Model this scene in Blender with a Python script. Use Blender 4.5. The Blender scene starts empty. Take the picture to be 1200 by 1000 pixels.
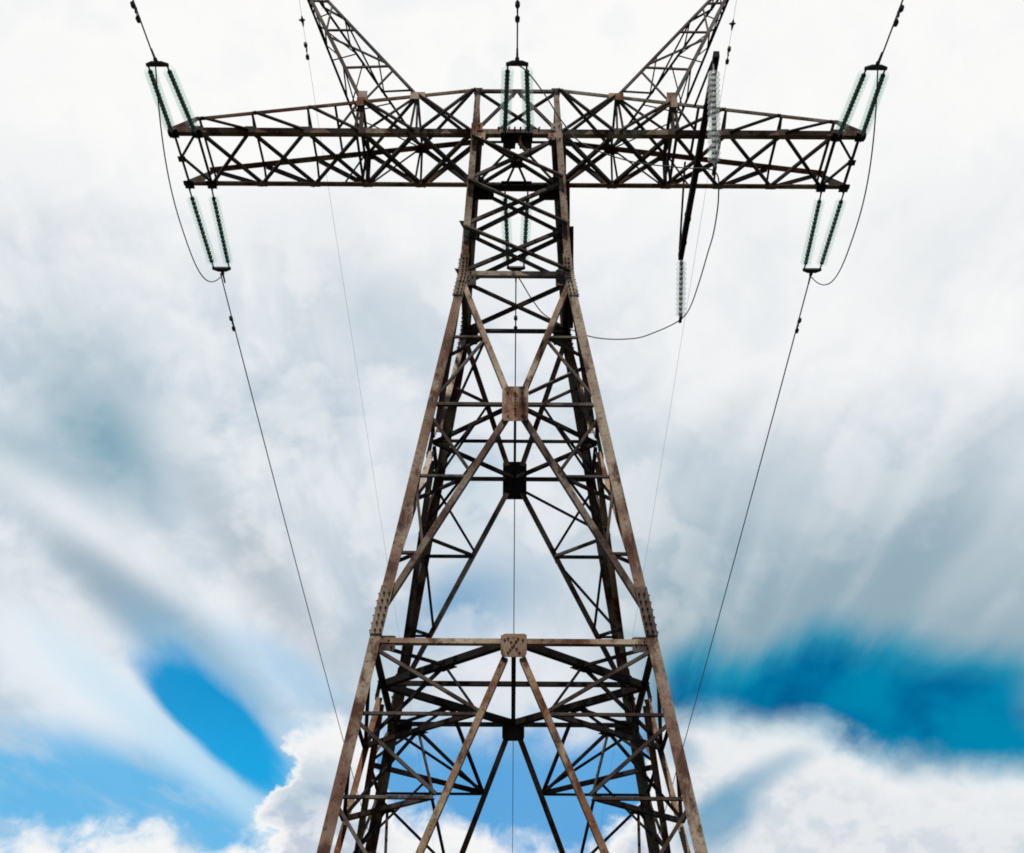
import bpy, bmesh, math, random
from mathutils import Vector, Matrix
R = math.radians
scene = bpy.context.scene
C = scene.collection
ZO = 1.6                       # eye height: heights below are measured from the eye, the ground lies ZO under it

# ---------------------------------------------------------------- camera
cam_d = bpy.data.cameras.new("camera")
cam = bpy.data.objects.new("camera", cam_d)
C.objects.link(cam)
scene.camera = cam
cam_d.sensor_width = 36.0
cam_d.lens = 1769.66 / 1200.0 * 36.0
cam_d.clip_start = 0.1
cam_d.clip_end = 6000
PITCH = 0.484229227
cam.matrix_world = (Matrix.Translation((0, -28.046, ZO))
                    @ Matrix.Rotation(R(0.13), 4, 'Z')
                    @ Matrix.Rotation(math.pi / 2 + PITCH, 4, 'X')
                    @ Matrix.Rotation(R(0.40), 4, 'Z'))

# ---------------------------------------------------------------- exposure
scene.view_settings.view_transform = 'Standard'
scene.view_settings.look = 'None'
scene.view_settings.exposure = 0.0
scene.view_settings.gamma = 1.0
scene.cycles.pixel_filter_type = 'BLACKMAN_HARRIS'
scene.cycles.filter_width = 1.8       # the photograph is a little soft

# ---------------------------------------------------------------- sun (high, from the viewer's side)
SUN_EL, SUN_AZ = 79.0, 196.0       # azimuth clockwise from +Y
sun_d = bpy.data.lights.new("sun", 'SUN')
sun_d.energy = 5.0
sun_d.angle = R(0.6)
sun_d.color = (1.0, 0.95, 0.88)
sun = bpy.data.objects.new("sun", sun_d)
C.objects.link(sun)
sdir = Vector((math.sin(R(SUN_AZ)) * math.cos(R(SUN_EL)), math.cos(R(SUN_AZ)) * math.cos(R(SUN_EL)), math.sin(R(SUN_EL))))
sun.rotation_euler = sdir.to_track_quat('Z', 'Y').to_euler()
sun.location = (0, -40, 80)

# ---------------------------------------------------------------- world: clear Nishita sky with a wind-drawn cloud deck on the far side
world = bpy.data.worlds.new("World")
scene.world = world
world.use_nodes = True
nt = world.node_tree
nt.nodes.clear()

def link(a, b): nt.links.new(a, b)
def val(s, sock):
    if isinstance(s, (int, float)): sock.default_value = s
    else: link(s, sock)
def M(op, a, b=None, c=None, clamp=False):
    n = nt.nodes.new('ShaderNodeMath'); n.operation = op; n.use_clamp = clamp
    val(a, n.inputs[0])
    if b is not None: val(b, n.inputs[1])
    if c is not None: val(c, n.inputs[2])
    return n.outputs[0]
def add(a, b): return M('ADD', a, b)
def sub(a, b): return M('SUBTRACT', a, b)
def mul(a, b): return M('MULTIPLY', a, b)
def mx(a, b): return M('MAXIMUM', a, b)
def mn(a, b): return M('MINIMUM', a, b)
def sstep(x, e0, e1):
    n = nt.nodes.new('ShaderNodeMapRange'); n.interpolation_type = 'SMOOTHSTEP'
    val(x, n.inputs['Value']); n.inputs['From Min'].default_value = e0; n.inputs['From Max'].default_value = e1
    if e0 > e1:
        n.inputs['From Min'].default_value = e1; n.inputs['From Max'].default_value = e0
        n.inputs['To Min'].default_value = 1; n.inputs['To Max'].default_value = 0
    return n.outputs['Result']
def comb(x, y, z=0.0):
    n = nt.nodes.new('ShaderNodeCombineXYZ')
    val(x, n.inputs[0]); val(y, n.inputs[1]); val(z, n.inputs[2]); return n.outputs[0]
def noise(vec, scale, detail=4, rough=0.5, dist=0.0):
    n = nt.nodes.new('ShaderNodeTexNoise'); n.noise_dimensions = '3D'
    link(vec, n.inputs['Vector']); n.inputs['Scale'].default_value = scale
    n.inputs['Detail'].default_value = detail; n.inputs['Roughness'].default_value = rough
    n.inputs['Distortion'].default_value = dist
    return n.outputs['Fac']
def mixc(f, a, b):
    n = nt.nodes.new('ShaderNodeMix'); n.data_type = 'RGBA'; n.clamp_factor = True
    val(f, n.inputs[0])
    for s, k in ((a, 6), (b, 7)):
        if isinstance(s, tuple): n.inputs[k].default_value = (*s, 1)
        else: link(s, n.inputs[k])
    return n.outputs[2]
def curve(x, x0, x1, pts, y0, y1):
    """piecewise smooth height as a function of x"""
    n = nt.nodes.new('ShaderNodeFloatCurve')
    cv = n.mapping.curves[0]
    ps = [((px - x0) / (x1 - x0), (py - y0) / (y1 - y0)) for px, py in pts]
    cv.points[0].location = ps[0]; cv.points[1].location = ps[-1]
    for p in ps[1:-1]: cv.points.new(*p)
    n.mapping.update()
    link(mul(sub(x, x0), 1.0 / (x1 - x0)), n.inputs['Value'])
    return add(mul(n.outputs[0], y1 - y0), y0)

tc = nt.nodes.new('ShaderNodeTexCoord')
sp = nt.nodes.new('ShaderNodeSeparateXYZ'); link(tc.outputs['Generated'], sp.inputs[0])
dx, dy, dz = sp.outputs
AZ = mul(M('ARCTAN2', dx, dy), 180 / math.pi)           # degrees right of the far side
EL = mul(M('ARCSINE', dz), 180 / math.pi)               # degrees above the horizon

# wind-drawn streaks fan out from a point low on the horizon
VA, VE = 0.5, 6.0
ra, re = sub(AZ, VA), sub(EL, VE)
theta = M('ARCTAN2', ra, re)
rad = M('POWER', add(mul(ra, ra), mul(re, re)), 0.5)
lograd = M('LOGARITHM', mx(rad, 0.5), 2.718)
n_warp = noise(comb(mul(AZ, .10), mul(EL, .10), 3.1), 1.0, 2)
wth = add(theta, mul(sub(n_warp, .5), .10))
streak = noise(comb(mul(wth, 5.2), mul(lograd, .95), 0.7), 1.0, 4, .5)
streak_f = noise(comb(mul(wth, 10.0), mul(lograd, 1.0), 5.3), 1.0, 2.2, .45)
drag = noise(comb(mul(wth, 8.5), mul(lograd, 2.6), 2.2), 1.0, 7, .58)          # ragged, wind-drawn
puff = noise(comb(mul(AZ, .30), mul(EL, .38), 1.9), 1.0, 6, .55, .2)
puff2 = noise(comb(mul(AZ, .70), mul(EL, .84), 4.4), 1.0, 5, .55, .3)
puff_lit = noise(comb(mul(add(AZ, .30), .70), mul(add(EL, .62), .84), 4.4), 1.0, 3.5, .55, .3)
cotton = noise(comb(mul(AZ, .20), mul(EL, .27), 8.8), 1.0, 7, .56, .4)

def blob(a0, e0, la, lb, ang, soft=.5, wob=.5, low=None):
    """soft elliptic patch of sky: centre, half axes in degrees, tilt (ccw), edge softness"""
    c, s = math.cos(R(ang)), math.sin(R(ang))
    da, de = sub(AZ, a0), sub(EL, e0)
    x = mul(add(mul(da, c), mul(de, s)), 1 / la)
    y = mul(sub(mul(de, c), mul(da, s)), 1 / lb)
    if low: y = mx(y, mul(y, -1.0 / low))
    r = M('POWER', add(mul(x, x), mul(y, y)), .5)
    r = add(r, mul(sub(streak, .5), wob * 1.6))
    r = add(r, mul(sub(puff, .5), wob * .9))
    r = add(r, mul(sub(drag, .5), .75))
    return sstep(r, 1 + soft, 1 - soft)

# --- colours of the sky's own light (linear radiance)
WHITE = (.97, .965, .955); SOFT = (.80, .835, .875); GREY = (.34, .45, .54)
TEALGREY = (.22, .37, .46)
BLUE_L = (0, .295, .64); BLUE_R = (0, .120, .30); LIGHTBLUE = (.095, .46, .81)

up_white = sstep(add(EL, mul(sub(cotton, .5), 9.0)), 29.0, 37.5)
right_white = mul(sstep(AZ, 2.0, 9.0), sstep(EL, 25.0, 30.0))
calm = mx(up_white, mul(right_white, .8))
base = mixc(calm, SOFT, WHITE)
col = base
g1 = sstep(add(mul(drag, .6), mul(streak, .4)), .44, .66)
g2 = sstep(cotton, .46, .68)
left_only = add(.55, mul(sstep(AZ, 4.0, -2.0), .45))
sides = add(.25, mul(mx(sstep(AZ, -1.0, -7.0), sstep(AZ, 6.0, 12.0)), .75))
col = mixc(mul(mul(mul(g1, .58), sides), sub(1.0, mul(calm, .92))), col, (.41, .515, .605))
col = mixc(mul(mul(mul(g2, .66), left_only), sub(1.0, mul(calm, .80))), col, (.42, .54, .645))
billow = noise(comb(mul(AZ, .24), mul(EL, .30), 15.1), 1.0, 6, .52, .12)
bl = mul(mul(sstep(billow, .50, .60), sstep(EL, 18.5, 21)), sub(1.0, mul(sstep(AZ, 4, 9), .7)))
bl_edge = mul(mul(sstep(billow, .40, .52), sub(1.0, sstep(billow, .50, .60))), sub(1.0, calm))
col = mixc(mul(bl_edge, .20), col, (.45, .55, .645))
# grey-blue rain-veil patches
for b, amt, cc in (
        (blob(-17.4, 27.0, 3.6, 2.3, -50, .98, .25), .68, (.36, .49, .57)), (blob(-17.0, 26.1, 2.2, 1.1, -38, .95, .2), .92, (.22, .39, .49)),
        (blob(-20.4, 25.2, 2.6, 1.0, -5, .95, .15), .70, (.34, .49, .57)),
        (blob(-6.8, 31.8, 2.6, 1.7, -15, .95, .4), .50, (.48, .58, .66)),
        (blob(-9.2, 35.2, 3.0, 1.2, 10, .95, .4), .22, (.55, .62, .70)),
        (blob(-14.6, 20.3, 4.3, .80, -33, .85, .25), .80, (.33, .43, .51)),
        (blob(-9.6, 20.9, 4.6, .9, -50, .95, .35), .50, (.46, .52, .58)),
        (blob(-4.9, 24.0, 1.0, 3.2, -8, .95, .35), .40, (.42, .52, .61)),
        (blob(-2.2, 21.0, 2.2, 1.3, 20, .95, .5), .9, (.13, .36, .60)), (blob(.5, 22.5, 3.5, 2.2, 0, .95, .5), .45, (.45, .56, .66)),
        (blob(-2.0, 25.4, 1.5, 1.1, 20, .85, .35), .6, (.27, .45, .60)),
        (blob(8.6, 23.0, 4.2, 1.2, 50, .95, .25), .38, GREY),
        (blob(12.2, 21.2, 6.8, 1.5, 10, .95, .25), .66, (.30, .42, .50)), (blob(18.5, 20.6, 3.0, 1.0, 25, .95, .25), .55, (.33, .43, .50)),
        (blob(16.5, 22.6, 4.2, .9, 50, .95, .4), .42, GREY),
        (blob(8.0, 27.0, 3.2, .8, 35, .95, .3), .25, GREY),
        (blob(18.5, 33.0, 3.2, 1.2, 30, .95, .4), .16, GREY),
        (blob(3.3, 25.0, 1.1, 3.0, -6, .95, .2), .22, GREY)):
    col = mixc(mul(b, amt), col, cc)
sink = mul(sstep(add(EL, add(mul(sub(streak_f, .5), 5.0), mul(sub(drag, .5), 3.0))), 29.0, 19.0), sstep(AZ, 2.0, 7.0))
col = mixc(mul(sink, .92), col, (.27, .40, .475))
# bright streaks over the grey on both sides
fan = mul(mul(sstep(add(mul(streak_f, .75), mul(drag, .25)), .47, .66), sstep(EL, 18.0, 21.0)), mul(sstep(EL, 29, 24), sstep(AZ, 3.0, 8.0)))
col = mixc(mul(fan, .34), col, (.60, .67, .72))
for b, amt in ((blob(-17.8, 23.1, 3.6, .8, -26, .95, .3), .75), (blob(-18.2, 18.5, 3.4, .9, -30, .9, .3), .85), (blob(-13.2, 21.6, 3.4, .5, -36, .95, .3), .45)):
    col = mixc(mul(b, amt), col, (.84, .87, .90))
for b, amt, cc in ((blob(-14.6, 19.9, 4.4, .75, -32, .9, .25), .85, (.30, .41, .50)), (blob(-10.0, 22.0, 3.8, .7, -42, .95, .25), .5, (.40, .48, .55)),
                   (blob(-6.0, 20.6, 2.6, .7, -60, .95, .25), .4, (.36, .48, .60)), (blob(-12.2, 18.3, 2.6, .5, -30, .9, .2), .55, (.28, .45, .62))):
    col = mixc(mul(b, amt), col, cc)
col = mixc(mul(mul(bl, .42), add(.25, mul(sstep(AZ, -15.5, -12.0), .75))), col, (.85, .87, .89))
# open blue: lower left, hole in the left deck, band on the right, behind the tower's foot
lowleft = mul(sstep(add(EL, add(mul(sub(streak, .5), 2.0), mul(sub(drag, .5), 2.6))), 16.9, 14.2), sstep(AZ, -4.5, -8.5))
lowleft = mx(lowleft, mul(blob(-8.6, 18.2, 2.6, .8, -24, .9, .2), .42))
col = mixc(mul(lowleft, sub(.92, mul(sstep(drag, .44, .68), .55))), col, LIGHTBLUE)
bar2 = blob(-17.2, 17.3, 4.6, 1.0, -22, .85, .35)
col = mixc(mul(bar2, .9), col, (.78, .85, .91))
bar = blob(-12.2, 15.0, 6.2, .62, -34, .95, .2)
col = mixc(mul(bar, .75), col, (.56, .77, .91))
halo = blob(-11.5, 16.8, 4.0, 1.9, -38, .75, .2, .55)
col = mixc(mul(halo, .55), col, (.17, .51, .80))
hole = blob(-11.7, 16.2, 3.5, 1.55, -37.5, .30, .30, .45)
col = mixc(mul(hole, .97), col, mixc(sstep(EL, 14.4, 17.8), (.008, .37, .75), BLUE_L))
foot = mul(sstep(add(EL, mul(sub(puff, .5), 4)), 17.2, 15.0), mul(sstep(AZ, -7.5, -5.0), sstep(AZ, 8.5, 5.0)))
col = mixc(mul(foot, .93), col, (.075, .36, .72))
bandtop = curve(AZ, 4.5, 26, [(4.5, 18.3), (8, 19.2), (12, 19.5), (15.5, 19.3), (19, 18.2), (22, 17.2), (26, 16.5)], 10, 25)
bt = add(bandtop, add(mul(sub(streak, .5), 2.6), mul(sub(drag, .5), 2.0)))
band = mul(sstep(sub(bt, EL), -1.1, .7), sstep(AZ, 4.4, 6.6))
bandcol = mixc(sstep(add(mul(streak, .55), mul(puff, .45)), .38, .60), (0, .235, .43), BLUE_R)
bandcol = mixc(mul(sstep(sub(bt, EL), 1.5, .0), .75), bandcol, (.03, .31, .46))
col = mixc(band, col, bandcol)
col = mixc(mul(blob(20.6, 17.2, 1.3, 1.0, 50, .95, .4), .45), col, (.30, .42, .50))

# cumulus heaps along the foot of the sky
htop = curve(add(AZ, add(mul(sub(puff, .5), 3.0), mul(sub(noise(comb(mul(AZ, .75), mul(EL, .9), 12.4), 1.0, 4, .55), .5), 2.2))), -30, 30, [(-30, 12.2), (-20, 11.4), (-17.8, 11.9), (-16, 12.3), (-13.6, 12.5), (-11.6, 11.9), (-10.6, 11.8),
                           (-9.1, 14.0), (-7.9, 16.2), (-6.5, 16.5), (-5.2, 15.2), (-3.9, 13.3), (-1.6, 13.0), (0.6, 12.2), (3.2, 12.4), (5.2, 15.6),
                           (6.6, 16.8), (9.4, 16.6), (12.0, 16.1), (14.2, 15.0), (18.6, 14.5), (24, 14.0), (30, 13.5)], 5, 20)
soft_r = sstep(AZ, 4.5, 7.5)
edge = add(htop, add(mul(sub(puff2, .5), sub(2.8, mul(soft_r, 1.9))), mul(sub(puff, .5), 1.0)))
depth = sub(edge, EL)
heap_sharp = sstep(depth, -.5, .75)
heap_soft = sstep(add(depth, mul(sub(cotton, .5), 1.2)), -.75, .95)
heap = add(mul(heap_sharp, sub(1.0, soft_r)), mul(heap_soft, soft_r))
lit = sstep(sub(puff2, puff_lit), -.14, .10)
shade = mul(sstep(depth, .3, 3.0), sub(1.0, mul(lit, .65)))
shade = mx(shade, mul(sstep(puff, .50, .68), mul(sstep(depth, .3, 1.5), .55)))
hcol = mixc(mul(shade, sub(.90, mul(soft_r, .22))), mixc(soft_r, (.93, .93, .925), (.86, .87, .885)), mixc(soft_r, (.50, .57, .68), (.56, .63, .71)))
hcol = mixc(mul(mul(sstep(depth, 1.1, -.2), soft_r), .8), hcol, (.52, .72, .80))
col = mixc(heap, col, hcol)
# blue-grey gaps low on the right
for b, amt in ((blob(7.8, 13.2, 1.7, .9, 35, .6, .6), .85), (blob(9.4, 14.6, 2.6, .45, 25, .8, .6), .55),
               (blob(6.4, 15.6, .8, .6, -30, .8, .6), .55), (blob(-7.6, 14.1, 1.2, 1.0, 0, .9, .5), .45)):
    col = mixc(mul(mul(b, amt), sstep(depth, .3, 1.3)), col, (.13, .35, .53))

# the deck ends well to either side and overhead: clear sky beyond it
deck = mul(mul(sstep(AZ, -68, -42), sstep(AZ, 68, 42)), sstep(EL, 62, 48))
sky = nt.nodes.new('ShaderNodeTexSky')
sky.sky_type = 'NISHITA'; sky.sun_disc = False
sky.sun_elevation = R(SUN_EL); sky.sun_rotation = R(SUN_AZ)
vm = nt.nodes.new('ShaderNodeVectorMath'); vm.operation = 'SCALE'
link(col, vm.inputs[0]); vm.inputs['Scale'].default_value = 20.0
final = mixc(deck, sky.outputs[0], vm.outputs[0])
bg = nt.nodes.new('ShaderNodeBackground'); bg.inputs['Strength'].default_value = 0.05
out = nt.nodes.new('ShaderNodeOutputWorld')
link(final, bg.inputs['Color']); link(bg.outputs[0], out.inputs['Surface'])
world.cycles.sampling_method = 'MANUAL'
world.cycles.sample_map_resolution = 512

# ---------------------------------------------------------------- materials
def new_mat(name):
    m = bpy.data.materials.new(name); m.use_nodes = True
    t = m.node_tree
    return m, t, t.nodes['Principled BSDF']

def steel_mat(name, pale, rust, dark, w_rust=.5, w_dark=.5):
    m, t, p = new_mat(name)
    c = t.nodes.new('ShaderNodeTexCoord')
    def nz(scale, det, rough, stretch=None):
        src = c.outputs['Object']
        if stretch:
            mp = t.nodes.new('ShaderNodeMapping'); t.links.new(src, mp.inputs['Vector']); mp.inputs['Scale'].default_value = stretch; src = mp.outputs[0]
        n = t.nodes.new('ShaderNodeTexNoise'); n.inputs['Scale'].default_value = scale
        n.inputs['Detail'].default_value = det; n.inputs['Roughness'].default_value = rough
        t.links.new(src, n.inputs['Vector']); return n.outputs['Fac']
    def ramp(f, a, b):
        r = t.nodes.new('ShaderNodeMapRange'); r.interpolation_type = 'SMOOTHSTEP'
        t.links.new(f, r.inputs['Value']); r.inputs['From Min'].default_value = a; r.inputs['From Max'].default_value = b
        return r.outputs['Result']
    def mix(f, a, b):
        x = t.nodes.new('ShaderNodeMix'); x.data_type = 'RGBA'
        t.links.new(f, x.inputs[0])
        for s, k in ((a, 6), (b, 7)):
            if isinstance(s, tuple): x.inputs[k].default_value = (*s, 1)
            else: t.links.new(s, x.inputs[k])
        return x.outputs[2]
    big = ramp(nz(.45, 3, .6), .5 - w_rust * .35, .5 + .18)
    mid = ramp(nz(2.6, 5, .65, (1, 1, .55)), .46, .62)
    fine = ramp(nz(13, 6, .75), .50, .72)
    a = mix(big, pale, rust)
    b = mix(mid, a, tuple(.62 * r + .0 for r in rust))
    b = mix(fine, b, dark)
    strk = ramp(nz(7, 4, .6, (3, 3, .25)), .58, .74)
    b = mix(strk, b, tuple(.5 * (x + y) for x, y in zip(pale, dark)))
    # every piece of steel has weathered to its own tone
    oi = t.nodes.new('ShaderNodeObjectInfo')
    hs = t.nodes.new('ShaderNodeHueSaturation')
    for sock, lo, hi, k in (('Value', .60, 1.25, 1.0), ('Saturation', .65, 1.25, 7.31)):
        fr = t.nodes.new('ShaderNodeMath'); fr.operation = 'MULTIPLY'; fr.inputs[1].default_value = k; t.links.new(oi.outputs['Random'], fr.inputs[0])
        fc = t.nodes.new('ShaderNodeMath'); fc.operation = 'FRACT'; t.links.new(fr.outputs[0], fc.inputs[0])
        mrr = t.nodes.new('ShaderNodeMapRange'); mrr.inputs['To Min'].default_value = lo; mrr.inputs['To Max'].default_value = hi
        t.links.new(fc.outputs[0], mrr.inputs['Value']); t.links.new(mrr.outputs[0], hs.inputs[sock])
    t.links.new(b, hs.inputs['Color'])
    t.links.new(hs.outputs[0], p.inputs['Base Color'])
    p.inputs['Roughness'].default_value = .82
    p.inputs['Specular IOR Level'].default_value = .18
    bmp = t.nodes.new('ShaderNodeBump'); bmp.inputs['Strength'].default_value = .35; bmp.inputs['Distance'].default_value = .006
    t.links.new(nz(22, 5, .7), bmp.inputs['Height']); t.links.new(bmp.outputs[0], p.inputs['Normal'])
    return m

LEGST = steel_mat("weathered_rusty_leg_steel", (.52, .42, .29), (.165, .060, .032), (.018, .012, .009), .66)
STEEL = steel_mat("brown_rusty_steel", (.165, .14, .112), (.060, .033, .023), (.015, .011, .009), .7)
STEEL_SHADE = steel_mat("shaded_rusty_steel", (.052, .044, .037), (.030, .019, .015), (.013, .010, .009), .8)  # darker copy of the rusty steel, shade of inner members put into the colour
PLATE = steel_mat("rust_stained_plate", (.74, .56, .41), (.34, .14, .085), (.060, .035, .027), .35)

def plain(name, col, rough=.5, metal=0.0, ns=30, var=.35):
    m, t, p = new_mat(name)
    c = t.nodes.new('ShaderNodeTexCoord'); n = t.nodes.new('ShaderNodeTexNoise')
    n.inputs['Scale'].default_value = ns; n.inputs['Detail'].default_value = 4
    t.links.new(c.outputs['Object'], n.inputs['Vector'])
    x = t.nodes.new('ShaderNodeMix'); x.data_type = 'RGBA'
    x.inputs[6].default_value = (*[v * (1 - var) for v in col], 1); x.inputs[7].default_value = (*[v * (1 + var) for v in col], 1)
    t.links.new(n.outputs['Fac'], x.inputs[0]); t.links.new(x.outputs[2], p.inputs['Base Color'])
    p.inputs['Roughness'].default_value = rough; p.inputs['Metallic'].default_value = metal
    return m
FITTING = plain("dark_forged_fitting", (.030, .031, .030), .55, .3)
WIRE = plain("weathered_aluminium_wire", (.055, .055, .058), .6, .2)
CAP = plain("dark_green_insulator_cap", (.030, .068, .047), .45, .1)

m, t, p = new_mat("mint_toughened_glass")
GLASS = m
t.nodes.remove(p)
tr = t.nodes.new('ShaderNodeBsdfTransparent'); tr.inputs[0].default_value = (.955, .988, .972, 1)
gl = t.nodes.new('ShaderNodeBsdfGlass'); gl.inputs['Color'].default_value = (.88, .96, .92, 1); gl.inputs['Roughness'].default_value = .08; gl.inputs['IOR'].default_value = 1.5
tl = t.nodes.new('ShaderNodeBsdfTranslucent'); tl.inputs['Color'].default_value = (.70, .84, .77, 1)
cn = t.nodes.new('ShaderNodeTexCoord'); nn = t.nodes.new('ShaderNodeTexNoise'); nn.inputs['Scale'].default_value = 9
t.links.new(cn.outputs['Object'], nn.inputs['Vector'])
mr = t.nodes.new('ShaderNodeMapRange'); mr.inputs['To Min'].default_value = .05; mr.inputs['To Max'].default_value = .14
t.links.new(nn.outputs['Fac'], mr.inputs['Value'])
m0 = t.nodes.new('ShaderNodeMixShader'); m0.inputs[0].default_value = .45
t.links.new(tl.outputs[0], m0.inputs[1]); t.links.new(gl.outputs[0], m0.inputs[2])
ms = t.nodes.new('ShaderNodeMixShader'); t.links.new(mr.outputs[0], ms.inputs[0])
t.links.new(tr.outputs[0], ms.inputs[1]); t.links.new(m0.outputs[0], ms.inputs[2])
t.links.new(ms.outputs[0], t.nodes['Material Output'].inputs['Surface'])

CLEAR = GLASS.copy(); CLEAR.name = "clear_grey_glass"
for nd in CLEAR.node_tree.nodes:
    if nd.bl_idname == 'ShaderNodeBsdfTransparent': nd.inputs[0].default_value = (.93, .945, .935, 1)
    if nd.bl_idname == 'ShaderNodeBsdfGlass': nd.inputs['Color'].default_value = (.90, .92, .91, 1)
    if nd.bl_idname == 'ShaderNodeBsdfTranslucent': nd.inputs['Color'].default_value = (.78, .80, .78, 1)
    if nd.bl_idname == 'ShaderNodeMapRange': nd.inputs['To Min'].default_value = .12; nd.inputs['To Max'].default_value = .28

m, t, p = new_mat("meadow_grass")
GRASS = m
c = t.nodes.new('ShaderNodeTexCoord'); n1 = t.nodes.new('ShaderNodeTexNoise'); n1.inputs['Scale'].default_value = .35; n1.inputs['Detail'].default_value = 8
t.links.new(c.outputs['Object'], n1.inputs['Vector'])
cr = t.nodes.new('ShaderNodeValToRGB'); cr.color_ramp.elements[0].color = (.009, .012, .006, 1); cr.color_ramp.elements[1].color = (.021, .024, .013, 1)
cr.color_ramp.elements[0].position = .35; cr.color_ramp.elements[1].position = .7
t.links.new(n1.outputs['Fac'], cr.inputs[0]); t.links.new(cr.outputs[0], p.inputs['Base Color']); p.inputs['Roughness'].default_value = .95

# ---------------------------------------------------------------- object helpers
def tag(o, label=None, cat=None, group=None, kind=None):
    if label: o['label'] = label
    if cat: o['category'] = cat
    if group: o['group'] = group
    if kind: o['kind'] = kind
    return o
def empty(name, loc):
    o = bpy.data.objects.new(name, None); o.empty_display_size = .3
    C.objects.link(o); o.location = loc; return o
def mesh_from(name, verts, faces, mat, smooth=False):
    me = bpy.data.meshes.new(name)
    me.from_pydata([tuple(v) for v in verts], [], faces); me.validate()
    bm = bmesh.new(); bm.from_mesh(me)
    bmesh.ops.recalc_face_normals(bm, faces=bm.faces); bm.to_mesh(me); bm.free()
    me.materials.append(mat)
    if smooth:
        for f in me.polygons: f.use_smooth = True
    return me
def link_mesh(name, me, parent=None):
    o = bpy.data.objects.new(name, me); C.objects.link(o)
    if parent: o.parent = parent
    return o

class Geo:
    """vertices and faces of one mesh"""
    def __init__(s): s.v = []; s.f = []
    def put(s, vs, fs):
        k = len(s.v); s.v += [Vector(v) for v in vs]; s.f += [[i + k for i in f] for f in fs]; return s
    def prism(s, prof0, prof1):
        n = len(prof0)
        return s.put(list(prof0) + list(prof1), [list(range(n))[::-1], list(range(n, 2 * n))] + [[i, (i + 1) % n, n + (i + 1) % n, n + i] for i in range(n)])
    def box(s, c, ax, ay, az):
        c, ax, ay, az = map(Vector, (c, ax, ay, az))
        return s.prism([c - az + ax * i + ay * j for i, j in ((-1, -1), (1, -1), (1, 1), (-1, 1))],
                       [c + az + ax * i + ay * j for i, j in ((-1, -1), (1, -1), (1, 1), (-1, 1))])
    def rod(s, a, b, r, n=6, r2=None):
        a, b = Vector(a), Vector(b); d = (b - a).normalized()
        u = d.orthogonal().normalized(); w = d.cross(u); r2 = r if r2 is None else r2
        ring = lambda c, q: [c + (u * math.cos(2 * math.pi * i / n) + w * math.sin(2 * math.pi * i / n)) * q for i in range(n)]
        return s.prism(ring(a, r), ring(b, r2))
    def tube(s, pts, r, n=6):
        pts = [Vector(p) for p in pts]; rings = []
        d = (pts[1] - pts[0]).normalized(); u = d.orthogonal().normalized()
        for i, p in enumerate(pts):
            d = (pts[min(i + 1, len(pts) - 1)] - pts[max(i - 1, 0)]).normalized()
            u = (u - d * u.dot(d)).normalized(); w = d.cross(u)
            rings.append([p + (u * math.cos(2 * math.pi * k / n) + w * math.sin(2 * math.pi * k / n)) * r for k in range(n)])
        vs = [v for rg in rings for v in rg]; fs = []
        for i in range(len(pts) - 1):
            for k in range(n):
                fs.append([i * n + k, i * n + (k + 1) % n, (i + 1) * n + (k + 1) % n, (i + 1) * n + k])
        fs += [list(range(n))[::-1], list(range((len(pts) - 1) * n, len(pts) * n))]
        return s.put(vs, fs)
    def lathe(s, prof, n=16, origin=(0, 0, 0)):
        """profile of (radius, z) round the local z axis"""
        o = Vector(origin); vs = []; fs = []
        for r, z in prof:
            vs += [o + Vector((r * math.cos(2 * math.pi * k / n), r * math.sin(2 * math.pi * k / n), z)) for k in range(n)]
        for i in range(len(prof) - 1):
            for k in range(n):
                fs.append([i * n + k, i * n + (k + 1) % n, (i + 1) * n + (k + 1) % n, (i + 1) * n + k])
        fs += [list(range(n))[::-1], list(range((len(prof) - 1) * n, len(prof) * n))]
        return s.put(vs, fs)
    def obj(s, name, mat, parent=None, smooth=False):
        return link_mesh(name, mesh_from(name, s.v, s.f, mat, smooth), parent)

rng = random.Random(7)
parts = []                                   # (part name, Geo, material, parent) of the tower
EYE = Vector((0, -28.046, 0)); LOOK = Vector((0, math.cos(PITCH), math.sin(PITCH)))

def L_bar(p, q, n, w=.08, b=None, t=.010, outw=False, off=0.0, cut=0.0, flip=False):
    """rolled steel angle from p to q; one flange in the plane with normal n, the other standing on its lower edge"""
    p, q, n = Vector(p), Vector(q), Vector(n).normalized()
    b = w if b is None else b
    d = (q - p).normalized(); n = (n - d * n.dot(d)).normalized()
    p, q = p + d * cut, q - d * cut
    u = n.cross(d).normalized()
    if u.z < -1e-3 or (abs(u.z) < 1e-3 and u.y < 0): u = -u
    if flip: u = -u
    h = w / 2; s = 1 if outw else -1
    prof = [(-h, 0), (h, 0), (h, s * t), (-h + t, s * t), (-h + t, s * b), (-h, s * b)]
    off += (1 if outw else -1) * rng.uniform(.002, .007)
    mk = lambda c: [c + u * x + n * (y + off) for x, y in prof]
    return Geo().prism(mk(p), mk(q))

def part(name, geo, mat=None): parts.append((name, geo, mat or STEEL)); return geo

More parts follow.
